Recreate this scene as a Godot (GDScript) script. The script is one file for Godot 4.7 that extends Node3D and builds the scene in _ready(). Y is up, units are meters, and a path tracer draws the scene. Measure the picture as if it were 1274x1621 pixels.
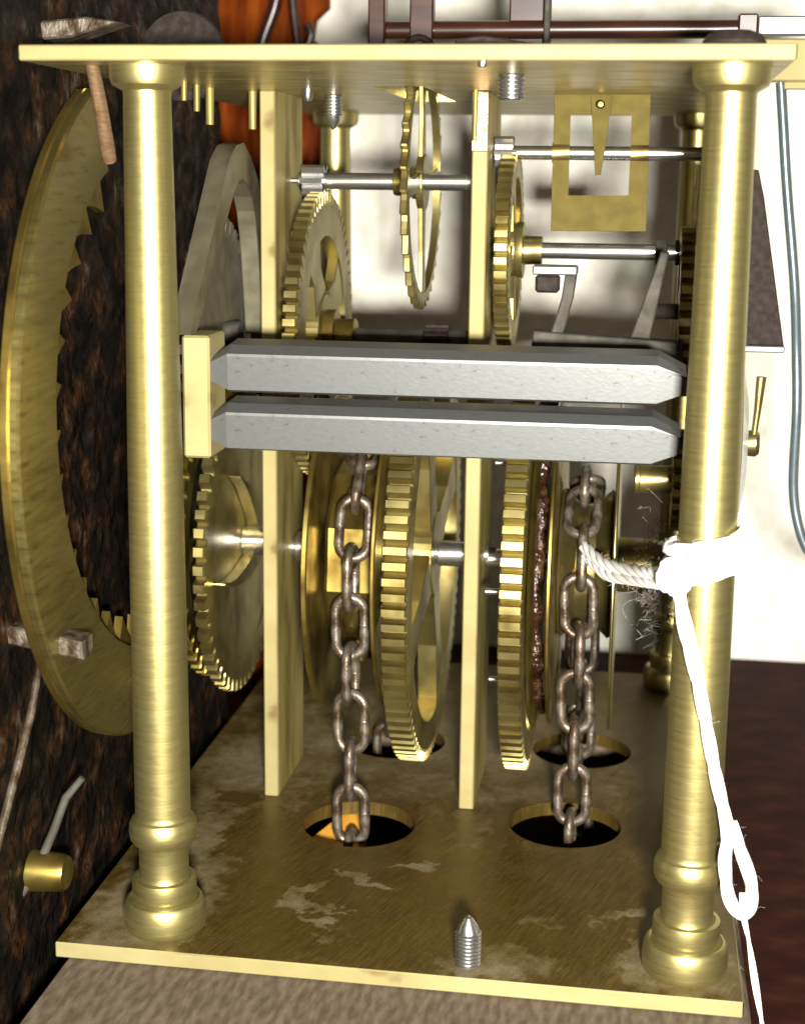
extends Node3D
# The brass movement of an old posted clock, seen from its side by a flash: four turned pillars between two
# plates, three upright bars, two chain driven great wheels, steel levers, a rusty iron plate at its back.

const TOP := 0.1717
var M := {}
var taken := {}
var rng := RandomNumberGenerator.new()

# ------------------------------------------------------------------ mesh building
class G:
	var st := SurfaceTool.new()
	var xf := Transform3D()
	var fresh := 1
	func _init():
		st.begin(Mesh.PRIMITIVE_TRIANGLES)
	func tri(a: Vector3, b: Vector3, c: Vector3, g := -1):
		st.set_smooth_group(g)
		st.add_vertex(xf * a)
		st.add_vertex(xf * b)
		st.add_vertex(xf * c)
	func quad(a: Vector3, b: Vector3, c: Vector3, d: Vector3, g := -1):
		tri(a, b, c, g)
		tri(a, c, d, g)
	func out(p: Array, mid: Vector3, g := -1):          # a flat polygon that looks away from mid
		var cen := Vector3.ZERO
		for v in p: cen += v
		cen /= p.size()
		if (p[2] - p[0]).cross(p[1] - p[0]).dot(cen - mid) < 0.0: p.reverse()
		for i in range(1, p.size() - 1): tri(p[0], p[i], p[i + 1], g)
	func lathe(prof: Array, segs := 40, brk := 0.6):    # prof: Vector2(radius, height), turned about local y
		var g := fresh
		for i in prof.size() - 1:
			if i > 0:
				var d0: Vector2 = (prof[i] - prof[i - 1]).normalized()
				var d1: Vector2 = (prof[i + 1] - prof[i]).normalized()
				if absf(d0.angle_to(d1)) > brk:
					fresh += 1
					g = fresh
			var r0: float = prof[i].x
			var r1: float = prof[i + 1].x
			for j in segs:
				var a := TAU * j / segs
				var b := TAU * ((j + 1) % segs) / segs
				var A := Vector3(r0 * cos(a), prof[i].y, r0 * sin(a))
				var B := Vector3(r0 * cos(b), prof[i].y, r0 * sin(b))
				var C := Vector3(r1 * cos(b), prof[i + 1].y, r1 * sin(b))
				var D := Vector3(r1 * cos(a), prof[i + 1].y, r1 * sin(a))
				if r0 > 1e-7: tri(A, B, C if r1 > 1e-7 else D, g)
				if r1 > 1e-7: tri(A, C, D, g)
		fresh += 1
	func tube(pts: Array, r, segs := 10, closed := false, caps := true):
		var n := pts.size()
		var g := fresh
		fresh += 1
		var rings := []
		var nrm := Vector3.ZERO
		for i in n:
			var p0: Vector3 = pts[(i - 1 + n) % n] if closed or i > 0 else pts[0]
			var p1: Vector3 = pts[(i + 1) % n] if closed or i < n - 1 else pts[n - 1]
			var t := (p1 - p0).normalized()
			if i == 0:
				nrm = t.cross(Vector3.UP if absf(t.y) < 0.9 else Vector3.RIGHT).normalized()
			nrm = (nrm - t * nrm.dot(t)).normalized()
			var bi := t.cross(nrm)
			var rr: float = r if r is float else r[i]
			var ring := []
			for j in segs:
				var a := TAU * j / segs
				ring.append(pts[i] + (nrm * cos(a) + bi * sin(a)) * rr)
			rings.append(ring)
		for i in (n if closed else n - 1):
			var A: Array = rings[i]
			var B: Array = rings[(i + 1) % n]
			var s := 0
			if closed and i == n - 1:
				var best := 1e9
				for k in segs:
					var dd: float = A[0].distance_to(B[k])
					if dd < best:
						best = dd
						s = k
			for j in segs:
				var k := (j + 1) % segs
				quad(B[(j + s) % segs], B[(k + s) % segs], A[k], A[j], g)
		if caps and not closed:
			for e in [0, n - 1]:
				var away: Vector3 = pts[1] if e == 0 else pts[n - 2]
				out(rings[e].duplicate(), away)
	func box(c: Vector3, s: Vector3, ch := 0.0003):     # every edge chamfered
		var h := s * 0.5
		ch = minf(ch, minf(h.x, minf(h.y, h.z)) * 0.9)
		for ax in 3:
			var u := (ax + 1) % 3
			var v := (ax + 2) % 3
			for sg in [-1.0, 1.0]:
				var f := []
				for q in [[-1, -1], [1, -1], [1, 1], [-1, 1]]:
					var p := Vector3.ZERO
					p[ax] = sg * h[ax]
					p[u] = q[0] * (h[u] - ch)
					p[v] = q[1] * (h[v] - ch)
					f.append(c + p)
				out(f, c)
				for sv in [-1.0, 1.0]:
					var e := []
					for q in [[-1, 0], [1, 0], [1, 1], [-1, 1]]:
						var p := Vector3.ZERO
						p[u] = q[0] * (h[u] - ch)
						p[ax] = sg * (h[ax] - (ch if q[1] else 0.0))
						p[v] = sv * (h[v] - (0.0 if q[1] else ch))
						e.append(c + p)
					out(e, c)
		for sx in [-1.0, 1.0]:
			for sy in [-1.0, 1.0]:
				for sz in [-1.0, 1.0]:
					out([c + Vector3(sx * h.x, sy * (h.y - ch), sz * (h.z - ch)), c + Vector3(sx * (h.x - ch), sy * h.y, sz * (h.z - ch)), c + Vector3(sx * (h.x - ch), sy * (h.y - ch), sz * h.z)], c)
	func prism(poly: PackedVector2Array, w0: float, w1: float, ch := 0.0):   # outline in local xy, drawn out along z
		if Geometry2D.is_polygon_clockwise(poly): poly.reverse()
		var n := poly.size()
		var ins := poly
		if ch > 0.0:
			ins = PackedVector2Array()
			for i in n:
				var d0 := (poly[i] - poly[(i - 1 + n) % n]).normalized()
				var d1 := (poly[(i + 1) % n] - poly[i]).normalized()
				var m := (d0.orthogonal() + d1.orthogonal()).normalized()
				m = -m if m.dot(Vector2(-d0.y, d0.x)) < 0.0 else m
				ins.append(poly[i] + m * ch / maxf(0.4, m.dot(Vector2(-d0.y, d0.x))))
		var idx := Geometry2D.triangulate_polygon(ins)
		for k in range(0, idx.size(), 3):
			var a := ins[idx[k]]
			var b := ins[idx[k + 1]]
			var c := ins[idx[k + 2]]
			if (b - a).cross(c - a) > 0.0:
				var sw := b
				b = c
				c = sw
			tri(Vector3(a.x, a.y, w1), Vector3(b.x, b.y, w1), Vector3(c.x, c.y, w1))
			tri(Vector3(a.x, a.y, w0), Vector3(c.x, c.y, w0), Vector3(b.x, b.y, w0))
		for i in n:
			var j := (i + 1) % n
			var rows := [[poly[i], poly[j], w0 + ch], [poly[i], poly[j], w1 - ch]]
			if ch > 0.0: rows = [[ins[i], ins[j], w0]] + rows + [[ins[i], ins[j], w1]]
			for k in rows.size() - 1:
				var p: Array = rows[k]
				var q: Array = rows[k + 1]
				quad(Vector3(p[0].x, p[0].y, p[2]), Vector3(q[0].x, q[0].y, q[2]), Vector3(q[1].x, q[1].y, q[2]), Vector3(p[1].x, p[1].y, p[2]))
	func ring(outer: PackedVector2Array, inner: PackedVector2Array, w0: float, w1: float, ch := 0.0002, closed := true, smooth_in := true):
		var n := outer.size()
		var gi := fresh
		fresh += 1
		for i in (n if closed else n - 1):
			var j := (i + 1) % n
			var a := outer[i]
			var b := outer[j]
			var c := inner[j]
			var d := inner[i]
			var ka := a - a.normalized() * ch
			var kb := b - b.normalized() * ch
			var V := func(p: Vector2, w: float): return Vector3(p.x, p.y, w)
			quad(V.call(ka, w1), V.call(d, w1), V.call(c, w1), V.call(kb, w1))
			quad(V.call(kb, w0), V.call(c, w0), V.call(d, w0), V.call(ka, w0))
			quad(V.call(a, w0 + ch), V.call(a, w1 - ch), V.call(b, w1 - ch), V.call(b, w0 + ch))
			quad(V.call(a, w1 - ch), V.call(ka, w1), V.call(kb, w1), V.call(b, w1 - ch))
			quad(V.call(ka, w0), V.call(a, w0 + ch), V.call(b, w0 + ch), V.call(kb, w0))
			quad(V.call(c, w0), V.call(c, w1), V.call(d, w1), V.call(d, w0), gi if smooth_in else -1)
		if not closed:
			for e in [0, n - 1]:
				var p := outer[e]
				var q := inner[e]
				quad(Vector3(p.x, p.y, w0), Vector3(p.x, p.y, w1), Vector3(q.x, q.y, w1), Vector3(q.x, q.y, w0))
	func done() -> ArrayMesh:
		st.generate_normals()
		return st.commit()

const ALONG_X := Basis(Vector3(0, -1, 0), Vector3(1, 0, 0), Vector3(0, 0, 1))      # a lathe's y laid along x
const WHEEL := Basis(Vector3(0, 0, -1), Vector3(0, 1, 0), Vector3(1, 0, 0))        # outline plane xy set across x

func numbered(called: String) -> String:
	var k: int = taken.get(called, 0)
	taken[called] = k + 1
	return called if k == 0 else "%s_%03d" % [called, k]

func tag(o: Node, label: String, category: String, group := "", kind := "") -> void:
	o.set_meta("label", label)
	if category: o.set_meta("category", category)
	if group: o.set_meta("group", group)
	if kind: o.set_meta("kind", kind)

func thing(called: String, label: String, category: String, at := Vector3.ZERO, group := "") -> Node3D:
	var o := Node3D.new()
	o.name = numbered(called)
	add_child(o)
	o.position = at
	tag(o, label, category, group)
	return o

func obj(called: String, g, m: Material, parent: Node = self) -> MeshInstance3D:
	var o := MeshInstance3D.new()
	o.mesh = g.done() if g is G else g
	o.material_override = null
	for s in o.mesh.get_surface_count(): o.mesh.surface_set_material(s, m)
	o.name = numbered(called) if parent == self else called
	parent.add_child(o, true)
	return o

# ------------------------------------------------------------------ materials
func lin(r: float, g: float, b: float) -> Color:
	return Color(r, g, b).linear_to_srgb()

func noise(sd: int, freq: float, oct := 4, kind := FastNoiseLite.TYPE_SIMPLEX_SMOOTH) -> FastNoiseLite:
	var n := FastNoiseLite.new()
	n.seed = sd
	n.noise_type = kind
	n.frequency = freq
	n.fractal_octaves = oct
	return n

func noise_tex(n: FastNoiseLite, stops: Array, size := 512) -> NoiseTexture2D:
	var t := NoiseTexture2D.new()
	t.width = size
	t.height = size
	t.seamless = true
	t.noise = n
	var gr := Gradient.new()
	gr.offsets = PackedFloat32Array(stops.map(func(s): return s[0]))
	gr.colors = PackedColorArray(stops.map(func(s): return s[1]))
	t.color_ramp = gr
	return t

func grey(n: FastNoiseLite, lo: float, hi: float, a := 0.25, b := 0.75, size := 512) -> NoiseTexture2D:
	return noise_tex(n, [[a, Color(lo, lo, lo)], [b, Color(hi, hi, hi)]], size)

func mat(called: String, stops: Array, n: FastNoiseLite, scale: Vector3, metal: float, rough, bump = null, depth := 0.0, size := 512) -> StandardMaterial3D:
	var m := StandardMaterial3D.new()
	m.resource_name = called
	m.albedo_texture = noise_tex(n, stops, size)
	m.uv1_triplanar = true
	m.uv1_scale = scale
	m.metallic = metal
	m.metallic_specular = 0.12 if called in ["wood_dark", "wood_orange", "rusty_iron"] else 0.3 if called in ["wood_dark", "steel_dark", "steel_dull", "brass_vane", "wood_grey"] else 0.5
	if rough is Texture2D:
		m.roughness = 1.0
		m.roughness_texture = rough
	else:
		m.roughness = rough
	if bump != null:
		m.heightmap_enabled = true
		m.heightmap_texture = bump
		m.heightmap_scale = depth
	m.cull_mode = BaseMaterial3D.CULL_DISABLED
	M[called] = m
	return m

func materials() -> void:
	var fbm := noise(1, 0.012, 5)
	var fine := noise(2, 0.05, 4)
	var bump_fine := grey(fine, 0.0, 1.0)
	var bump_big := grey(fbm, 0.0, 1.0)
	# turned brass: fine rings round the pillar
	mat("brass_turned", [[0.07, lin(0.14, 0.105, 0.035)], [0.20, lin(0.31, 0.262, 0.10)], [0.5, lin(0.335, 0.29, 0.118)], [0.85, lin(0.36, 0.315, 0.135)]], noise(11, 0.02, 5), Vector3(16, 150, 16), 0.92, grey(noise(4, 0.008, 4), 0.375, 0.415), grey(noise(45, 0.02, 5), 0.0, 1.0), 0.0005)
	mat("brass_sawn", [[0.10, lin(0.13, 0.095, 0.032)], [0.26, lin(0.225, 0.19, 0.078)], [0.6, lin(0.255, 0.218, 0.096)], [0.85, lin(0.275, 0.238, 0.11)]], noise(12, 0.006, 6), Vector3(9, 14, 9), 0.5, 0.70, bump_fine, 0.0012)
	mat("brass_gear", [[0.15, lin(0.17, 0.125, 0.038)], [0.45, lin(0.285, 0.24, 0.09)], [0.85, lin(0.345, 0.298, 0.12)]], noise(13, 0.010, 5), Vector3(12, 12, 12), 0.93, grey(noise(6, 0.02, 3), 0.31, 0.38), bump_fine, 0.0006)
	mat("brass_old", [[0.15, lin(0.08, 0.052, 0.011)], [0.45, lin(0.20, 0.145, 0.034)], [0.85, lin(0.27, 0.205, 0.055)]], noise(14, 0.010, 5), Vector3(11, 11, 11), 0.92, grey(noise(7, 0.02, 3), 0.33, 0.42), bump_fine, 0.0008)
	mat("brass_side", [[0.15, lin(0.16, 0.115, 0.03)], [0.5, lin(0.26, 0.21, 0.062)], [0.85, lin(0.31, 0.255, 0.085)]], noise(49, 0.010, 4), Vector3(18, 5, 18), 0.6, 0.55, bump_fine, 0.0008)
	mat("brass_vane", [[0.2, lin(0.072, 0.054, 0.011)], [0.8, lin(0.092, 0.072, 0.016)]], noise(48, 0.012, 4), Vector3(30, 30, 30), 0.25, 0.74, bump_fine, 0.0006)
	mat("brass_scored", [[0.10, lin(0.13, 0.097, 0.026)], [0.30, lin(0.205, 0.165, 0.052)], [0.8, lin(0.225, 0.185, 0.062)]], noise(15, 0.012, 5), Vector3(6, 110, 16), 0.93, grey(noise(43, 0.008, 3), 0.33, 0.42), grey(noise(47, 0.006, 2), 0.0, 1.0), 0.004)
	mat("hoop_steel", [[0.2, lin(0.085, 0.076, 0.048)], [0.8, lin(0.135, 0.125, 0.083)]], noise(46, 0.012, 4), Vector3(20, 20, 20), 0.6, 0.46, bump_fine, 0.001)
	mat("brass_under", [[0.2, lin(0.26, 0.20, 0.075)], [0.6, lin(0.43, 0.36, 0.15)], [0.85, lin(0.50, 0.43, 0.20)]], noise(16, 0.012, 4), Vector3(7, 30, 45), 0.85, grey(noise(9, 0.02, 3), 0.30, 0.40), bump_fine, 0.0012)
	mat("steel_lever", [[0.06, lin(0.045, 0.040, 0.034)], [0.17, lin(0.088, 0.092, 0.090)], [0.8, lin(0.094, 0.099, 0.097)]], noise(17, 0.03, 5), Vector3(26, 40, 40), 0.6, 0.43, bump_fine, 0.0004)
	mat("steel_bright", [[0.2, lin(0.40, 0.40, 0.40)], [0.8, lin(0.55, 0.55, 0.55)]], noise(18, 0.02, 4), Vector3(200, 25, 25), 0.97, 0.27)
	mat("steel_dull", [[0.2, lin(0.034, 0.031, 0.024)], [0.8, lin(0.062, 0.058, 0.048)]], noise(20, 0.012, 4), Vector3(25, 25, 25), 0.3, 0.72, bump_fine, 0.0015)
	mat("steel_dark", [[0.2, lin(0.012, 0.008, 0.006)], [0.8, lin(0.026, 0.019, 0.015)]], noise(22, 0.03, 5), Vector3(25, 25, 25), 0.1, 0.75, bump_fine, 0.0018)
	mat("chain_iron", [[0.25, lin(0.042, 0.024, 0.013)], [0.5, lin(0.094, 0.072, 0.050)], [0.75, lin(0.18, 0.158, 0.128)]], noise(24, 0.012, 5), Vector3(45, 30, 45), 0.66, 0.40, bump_fine, 0.004)
	var rust := noise(26, 0.014, 6)
	rust.fractal_gain = 0.68
	mat("rusty_iron", [[0.24, lin(0.003, 0.0028, 0.0025)], [0.44, lin(0.006, 0.0045, 0.0033)], [0.58, lin(0.012, 0.007, 0.004)], [0.72, lin(0.026, 0.011, 0.0045)], [0.86, lin(0.042, 0.036, 0.030)]], rust, Vector3(8, 8, 8), 0.15, grey(noise(27, 0.03, 5), 0.40, 0.75), grey(noise(28, 0.035, 5), 0.0, 1.0), 0.06)
	mat("copper_pin", [[0.2, lin(0.22, 0.125, 0.065)], [0.8, lin(0.42, 0.29, 0.18)]], noise(29, 0.02, 4), Vector3(30, 120, 30), 0.8, 0.42, bump_fine, 0.003)
	mat("wood_grey", [[0.2, lin(0.062, 0.045, 0.028)], [0.5, lin(0.088, 0.067, 0.045)], [0.8, lin(0.115, 0.09, 0.064)]], noise(30, 0.02, 6), Vector3(40, 40, 12), 0.0, 0.9, grey(noise(31, 0.06, 5), 0.0, 1.0), 0.002)
	mat("wood_dark", [[0.2, lin(0.018, 0.0045, 0.0028)], [0.6, lin(0.028, 0.0075, 0.0045)], [0.85, lin(0.040, 0.011, 0.0065)]], noise(32, 0.012, 5), Vector3(8, 10, 14), 0.0, 0.62)
	mat("wood_orange", [[0.2, lin(0.07, 0.012, 0.001)], [0.5, lin(0.12, 0.022, 0.0018)], [0.8, lin(0.17, 0.036, 0.003)]], noise(33, 0.012, 5), Vector3(30, 5, 30), 0.0, 0.45)
	mat("wood_honey", [[0.2, lin(0.62, 0.27, 0.03)], [0.8, lin(0.78, 0.40, 0.06)]], noise(34, 0.012, 5), Vector3(30, 5, 8), 0.0, 0.5)
	mat("wood_brown", [[0.2, lin(0.014, 0.005, 0.003)], [0.8, lin(0.040, 0.012, 0.007)]], noise(35, 0.012, 5), Vector3(6, 40, 40), 0.0, 0.3)
	mat("plaster", [[0.2, lin(0.70, 0.675, 0.58)], [0.5, lin(0.79, 0.77, 0.68)], [0.8, lin(0.84, 0.825, 0.745)]], noise(36, 0.02, 6), Vector3(7, 7, 7), 0.0, 0.95, bump_big, 0.04)
	mat("cotton", [[0.2, lin(0.76, 0.75, 0.73)], [0.8, lin(0.86, 0.85, 0.83)]], noise(37, 0.05, 3), Vector3(80, 80, 80), 0.0, 0.95)
	mat("wire_sheath", [[0.2, lin(0.055, 0.075, 0.085)], [0.8, lin(0.08, 0.10, 0.11)]], noise(38, 0.02, 3), Vector3(20, 20, 20), 0.25, 0.3)
	mat("grease", [[0.25, lin(0.006, 0.003, 0.002)], [0.6, lin(0.025, 0.009, 0.004)], [0.8, lin(0.06, 0.035, 0.014)]], noise(39, 0.02, 5), Vector3(30, 30, 30), 0.0, 0.24, grey(noise(40, 0.05, 4), 0.0, 1.0), 0.04)
	mat("lint", [[0.3, lin(0.05, 0.04, 0.03)], [0.7, lin(0.30, 0.28, 0.25)]], noise(41, 0.05, 3), Vector3(80, 80, 80), 0.0, 0.9)
	base_material()

# the base plate's upper face: oiled, tarnished brass with grey dust lying on it in patches
func base_material() -> void:
	var w := 720
	var col := Image.create(w, w, false, Image.FORMAT_RGB8)
	var orm := Image.create(w, w, false, Image.FORMAT_RGB8)
	var na := noise(50, 7.0, 5)
	var nb := noise(51, 26.0, 4)
	var nc := noise(52, 160.0, 2)
	var nd := noise(53, 30.0, 4)
	# places in millimetres on the plate (x, z), half sizes, turn, how much dust (+) or oil (-)
	var spots := [
		[-58, -10, 13, 34, 0.0, 0.9], [-58, -70, 12, 30, 0.0, 0.5], [-20, -98, 70, 22, 0.0, 0.55], [0, -135, 70, 30, 0.0, 0.6], [-34, -8, 8, 14, 0.5, 0.25],
		[-2, -20, 40, 24, 0.0, -0.85], [20, -32, 26, 16, 0.0, -0.6], [-30, -22, 10, 28, 0.2, -0.55], [-56, -68, 5, 4, 0.0, -1.6], [-48, -50, 5, 14, 0.1, -0.8], [26, -18, 18, 12, 0.0, -0.4],
		[-29, -19, 2.5, 9, 0.5, 2.0], [-24, -13, 8, 2.2, 0.25, 2.0], [-17, -28, 8, 1.7, 0.5, 2.3], [-5, -37, 6, 1.8, -0.1, 2.2], [-22, -7, 5, 2, 0.2, 1.8], [-18, -1, 4, 4, 0, 1.2],
		[14, 3, 12, 8, 0.0, 1.05], [22, -15, 9, 2.2, 0.1, 1.7], [33, -19, 7, 1.6, 0.9, 1.6], [42, -22, 9, 1.6, -0.3, 1.8], [53, 0, 13, 11, 0.0, 0.75], [45, -8, 3, 14, 0.2, 0.5], [58, -40, 5, 40, 0.0, 0.4],
		[4, -64, 5, 18, 0.0, 0.4], [-43, -63, 5, 10, 0.0, 0.5],
	]
	for j in w:
		for i in w:
			var x := -0.0725 + 0.137 * (i + 0.5) / w
			var z := -0.19 + 0.202 * (j + 0.5) / w
			var d := na.get_noise_2d(x * 10, z * 10) * 0.7 + nb.get_noise_2d(x * 10, z * 10) * 0.45
			var v := -0.02
			var wx := 3.2 * nd.get_noise_2d(x * 5 + 3.0, z * 5) + 1.4 * nb.get_noise_2d(x * 12, z * 12 + 5.0)
			var wz := 3.2 * nd.get_noise_2d(x * 5, z * 5 + 7.0) + 1.4 * nb.get_noise_2d(x * 12 + 9.0, z * 12)
			for s in spots:
				var dx: float = x * 1000.0 - s[0] + wx
				var dz: float = z * 1000.0 - s[1] + wz
				if absf(dx) > 90.0 or absf(dz) > 60.0: continue
				var ca := cos(s[4])
				var sa := sin(s[4])
				var ex: float = (dx * ca + dz * sa) / s[2]
				var ez: float = (dz * ca - dx * sa) / s[3]
				var q := ex * ex + ez * ez
				if q < 2.2: v += s[5] * clampf((1.5 - q) * 1.1, 0.0, 1.0)
			var grain := nc.get_noise_2d(x * 10, z * 10)
			var dust := clampf((minf(v, 0.95) + d * 0.62 - 0.10) * 0.85 + grain * 0.16, 0.0, 1.0) * 0.85
			var streak := nd.get_noise_2d(x * 40 + z * 14, z * 2.4 - x)
			var br := 0.85 + 0.35 * streak + 0.2 * d
			var base := Color(0.108, 0.069, 0.0135) * br
			var c := base.lerp(Color(0.112, 0.096, 0.055) * (1.0 + 0.25 * grain + 0.15 * d), dust * 0.86)
			if grain > 0.70: c = c.lerp(Color(0.3, 0.27, 0.2), 0.5)
			col.set_pixel(i, j, Color(clampf(c.r, 0, 1), clampf(c.g, 0, 1), clampf(c.b, 0, 1)).linear_to_srgb())
			orm.set_pixel(i, j, Color(1.0, clampf(lerpf(0.42 + 0.12 * streak, 0.95, dust), 0.2, 1.0), lerpf(0.62, 0.05, dust)))
	var m := ORMMaterial3D.new()
	m.resource_name = "brass_dusty"
	m.albedo_texture = ImageTexture.create_from_image(col)
	m.orm_texture = ImageTexture.create_from_image(orm)
	m.uv1_triplanar = true
	m.uv1_scale = Vector3(1 / 0.137, 1, 1 / 0.202)
	m.uv1_offset = Vector3(0.0725 / 0.137, 0, 0.19 / 0.202)
	m.cull_mode = BaseMaterial3D.CULL_DISABLED
	M["brass_dusty"] = m

# ------------------------------------------------------------------ shapes
func circle(n: int, r: float) -> PackedVector2Array:
	var p := PackedVector2Array()
	for i in n: p.append(Vector2.from_angle(TAU * i / n) * r)
	return p

# outline of a toothed wheel and, point for point, the circle inside it
func teeth(n: int, r: float, deep: float, inner: float, ratchet := 0) -> Array:
	var o := PackedVector2Array()
	var k := PackedVector2Array()
	var prof := [[0.0, 0.0], [0.24, 0.0], [0.48, 0.0], [0.515, 0.25], [0.55, 0.7], [0.62, 0.95], [0.74, 1.05], [0.86, 0.95], [0.93, 0.7], [0.965, 0.25]]
	if ratchet > 0: prof = [[0.0, 0.0], [0.08, 0.05], [0.14, 0.9], [0.25, 1.0], [0.5, 0.78], [0.8, 0.35]]
	if ratchet < 0: prof = [[0.0, 0.0], [0.2, 0.35], [0.5, 0.78], [0.75, 1.0], [0.86, 0.9], [0.92, 0.05]]
	for i in n:
		for q in prof:
			var a: float = TAU * (i + q[0]) / n
			o.append(Vector2.from_angle(a) * (r - deep * q[1]))
			k.append(Vector2.from_angle(a) * inner)
	return [o, k]

# a wheel with a toothed rim, spokes and hub, set across x about the thing's own axis; w0..w1 along x
func wheel(parent: Node, m: Material, n: int, r: float, deep: float, inner: float, w0: float, w1: float, hub: float, spokes: int, sw: float, turn := 0.0, ratchet := 0) -> void:
	var g := G.new()
	g.xf = Transform3D(WHEEL * Basis(Vector3(0, 0, 1), turn), Vector3.ZERO)
	var t := teeth(n, r, deep, inner, ratchet)
	g.ring(t[0], t[1], w0, w1, minf(0.0003, deep * 0.15))
	obj("toothed_rim", g, m, parent)
	if hub > 0.0:
		var h := G.new()
		h.xf = g.xf
		h.ring(circle(40, hub), circle(40, 0.0012), w0 + 0.0001, w1 + 0.0001)
		obj("wheel_hub", h, m, parent)
		for i in spokes:
			var s := G.new()
			var a := TAU * i / spokes
			s.xf = g.xf * Transform3D(Basis(Vector3(0, 0, 1), a), Vector3.ZERO)
			s.prism(PackedVector2Array([Vector2(hub - 0.0006, -sw * 0.75), Vector2((hub + inner) / 2, -sw * 0.5), Vector2(inner + 0.0004, -sw * 0.85), Vector2(inner + 0.0004, sw * 0.85), Vector2((hub + inner) / 2, sw * 0.5), Vector2(hub - 0.0006, sw * 0.75)]), w0 + 0.0003, w1 - 0.0003, 0.0002)
			obj("spoke", s, m, parent)

# a turned piece lying along x from x0: list of [radius, x] in the parent's axes
func turned(called: String, parent: Node, m: Material, prof: Array, segs := 28) -> MeshInstance3D:
	var g := G.new()
	g.xf = Transform3D(ALONG_X, Vector3.ZERO)
	g.lathe(prof.map(func(q): return Vector2(q[0], q[1])), segs)
	return obj(called, g, m, parent)

func rod(called: String, parent: Node, m: Material, r: float, x0: float, x1: float, ch := 0.0003) -> MeshInstance3D:
	return turned(called, parent, m, [[0.0, x0], [r - ch, x0], [r, x0 + ch], [r, x1 - ch], [r - ch, x1], [0.0, x1]])

# a steel pinion: leaves standing round an arbor
func pinion(parent: Node, m: Material, leaves: int, r: float, x0: float, x1: float) -> void:
	var g := G.new()
	g.xf = Transform3D(WHEEL, Vector3.ZERO)
	var o := PackedVector2Array()
	for i in leaves:
		for q in [[0.0, 1.0], [0.16, 0.96], [0.3, 0.62], [0.5, 0.5], [0.7, 0.62], [0.84, 0.96]]:
			o.append(Vector2.from_angle(TAU * (i + q[0]) / leaves) * r * q[1])
	g.prism(o, x0, x1, 0.0001)
	obj("pinion", g, m, parent)

func plate(cols: Array, y0: float, y1: float, zf: float, zb: float) -> G:
	# columns [x0, x1, holes]; a hole is [cx, cz, radius, half side of its cell] or [z front, z back] for a slot as wide as the column
	var g := G.new()
	var top := func(a: float, b: float, z0: float, z1: float):
		g.quad(Vector3(a, y1, z0), Vector3(a, y1, z1), Vector3(b, y1, z1), Vector3(b, y1, z0))
		g.quad(Vector3(a, y0, z0), Vector3(b, y0, z0), Vector3(b, y0, z1), Vector3(a, y0, z1))
	for c in cols:
		var z := zf
		for h in c[2]:
			if h.size() == 2:
				top.call(c[0], c[1], z, h[0])
				z = h[1]
				var mid := Vector3((c[0] + c[1]) / 2, (y0 + y1) / 2, (h[0] + h[1]) / 2)
				for f in [[Vector2(c[0], h[0]), Vector2(c[1], h[0])], [Vector2(c[0], h[1]), Vector2(c[1], h[1])], [Vector2(c[0], h[0]), Vector2(c[0], h[1])], [Vector2(c[1], h[0]), Vector2(c[1], h[1])]]:
					g.quad(Vector3(f[0].x, y0, f[0].y), Vector3(f[0].x, y1, f[0].y), Vector3(f[1].x, y1, f[1].y), Vector3(f[1].x, y0, f[1].y))
				continue
			top.call(c[0], c[1], z, h[1] + h[3])
			z = h[1] - h[3]
			var n := 64
			for i in n:
				var p := []
				for k in [i, (i + 1) % n]:
					var a: float = TAU * k / n
					var d := Vector2(cos(a), sin(a))
					var e := d * 10.0
					e = Vector2(clampf(d.x / maxf(absf(d.x), absf(d.y)), -1, 1), clampf(d.y / maxf(absf(d.x), absf(d.y)), -1, 1))
					p.append(Vector2(h[0], h[1]) + d * h[2])
					p.append(Vector2((c[0] + c[1]) / 2 + e.x * (c[1] - c[0]) / 2, h[1] + e.y * h[3]))
				for y in [y0, y1]:
					g.out([Vector3(p[0].x, y, p[0].y), Vector3(p[1].x, y, p[1].y), Vector3(p[3].x, y, p[3].y), Vector3(p[2].x, y, p[2].y)], Vector3(h[0], (y0 + y1) / 2, h[1]))
				g.quad(Vector3(p[0].x, y1, p[0].y), Vector3(p[0].x, y0, p[0].y), Vector3(p[2].x, y0, p[2].y), Vector3(p[2].x, y1, p[2].y), 900)
		top.call(c[0], c[1], z, zb)
	return g

func skirt(x0: float, x1: float, y0: float, y1: float, zf: float, zb: float) -> G:   # the four edges of a plate
	var g := G.new()
	var mid := Vector3((x0 + x1) / 2, (y0 + y1) / 2, (zf + zb) / 2)
	var c := 0.00025
	for f in [[Vector3(x0, 0, zf), Vector3(x1, 0, zf), Vector3(0, 0, -1)], [Vector3(x0, 0, zb), Vector3(x1, 0, zb), Vector3(0, 0, 1)], [Vector3(x0, 0, zf), Vector3(x0, 0, zb), Vector3(1, 0, 0)], [Vector3(x1, 0, zf), Vector3(x1, 0, zb), Vector3(-1, 0, 0)]]:
		var u: Vector3 = f[2] * -c
		var n := 24
		for i in n:
			var a: Vector3 = f[0].lerp(f[1], float(i) / n)
			var b: Vector3 = f[0].lerp(f[1], float(i + 1) / n)
			var row := func(p: Vector3, k: int): return [p + Vector3(0, y0, 0), p + u + Vector3(0, y0 + c, 0), p + u + Vector3(0, y1 - c, 0), p + Vector3(0, y1, 0)][k]
			for k in 3: g.out([row.call(a, k), row.call(b, k), row.call(b, k + 1), row.call(a, k + 1)], mid)
	return g

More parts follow.
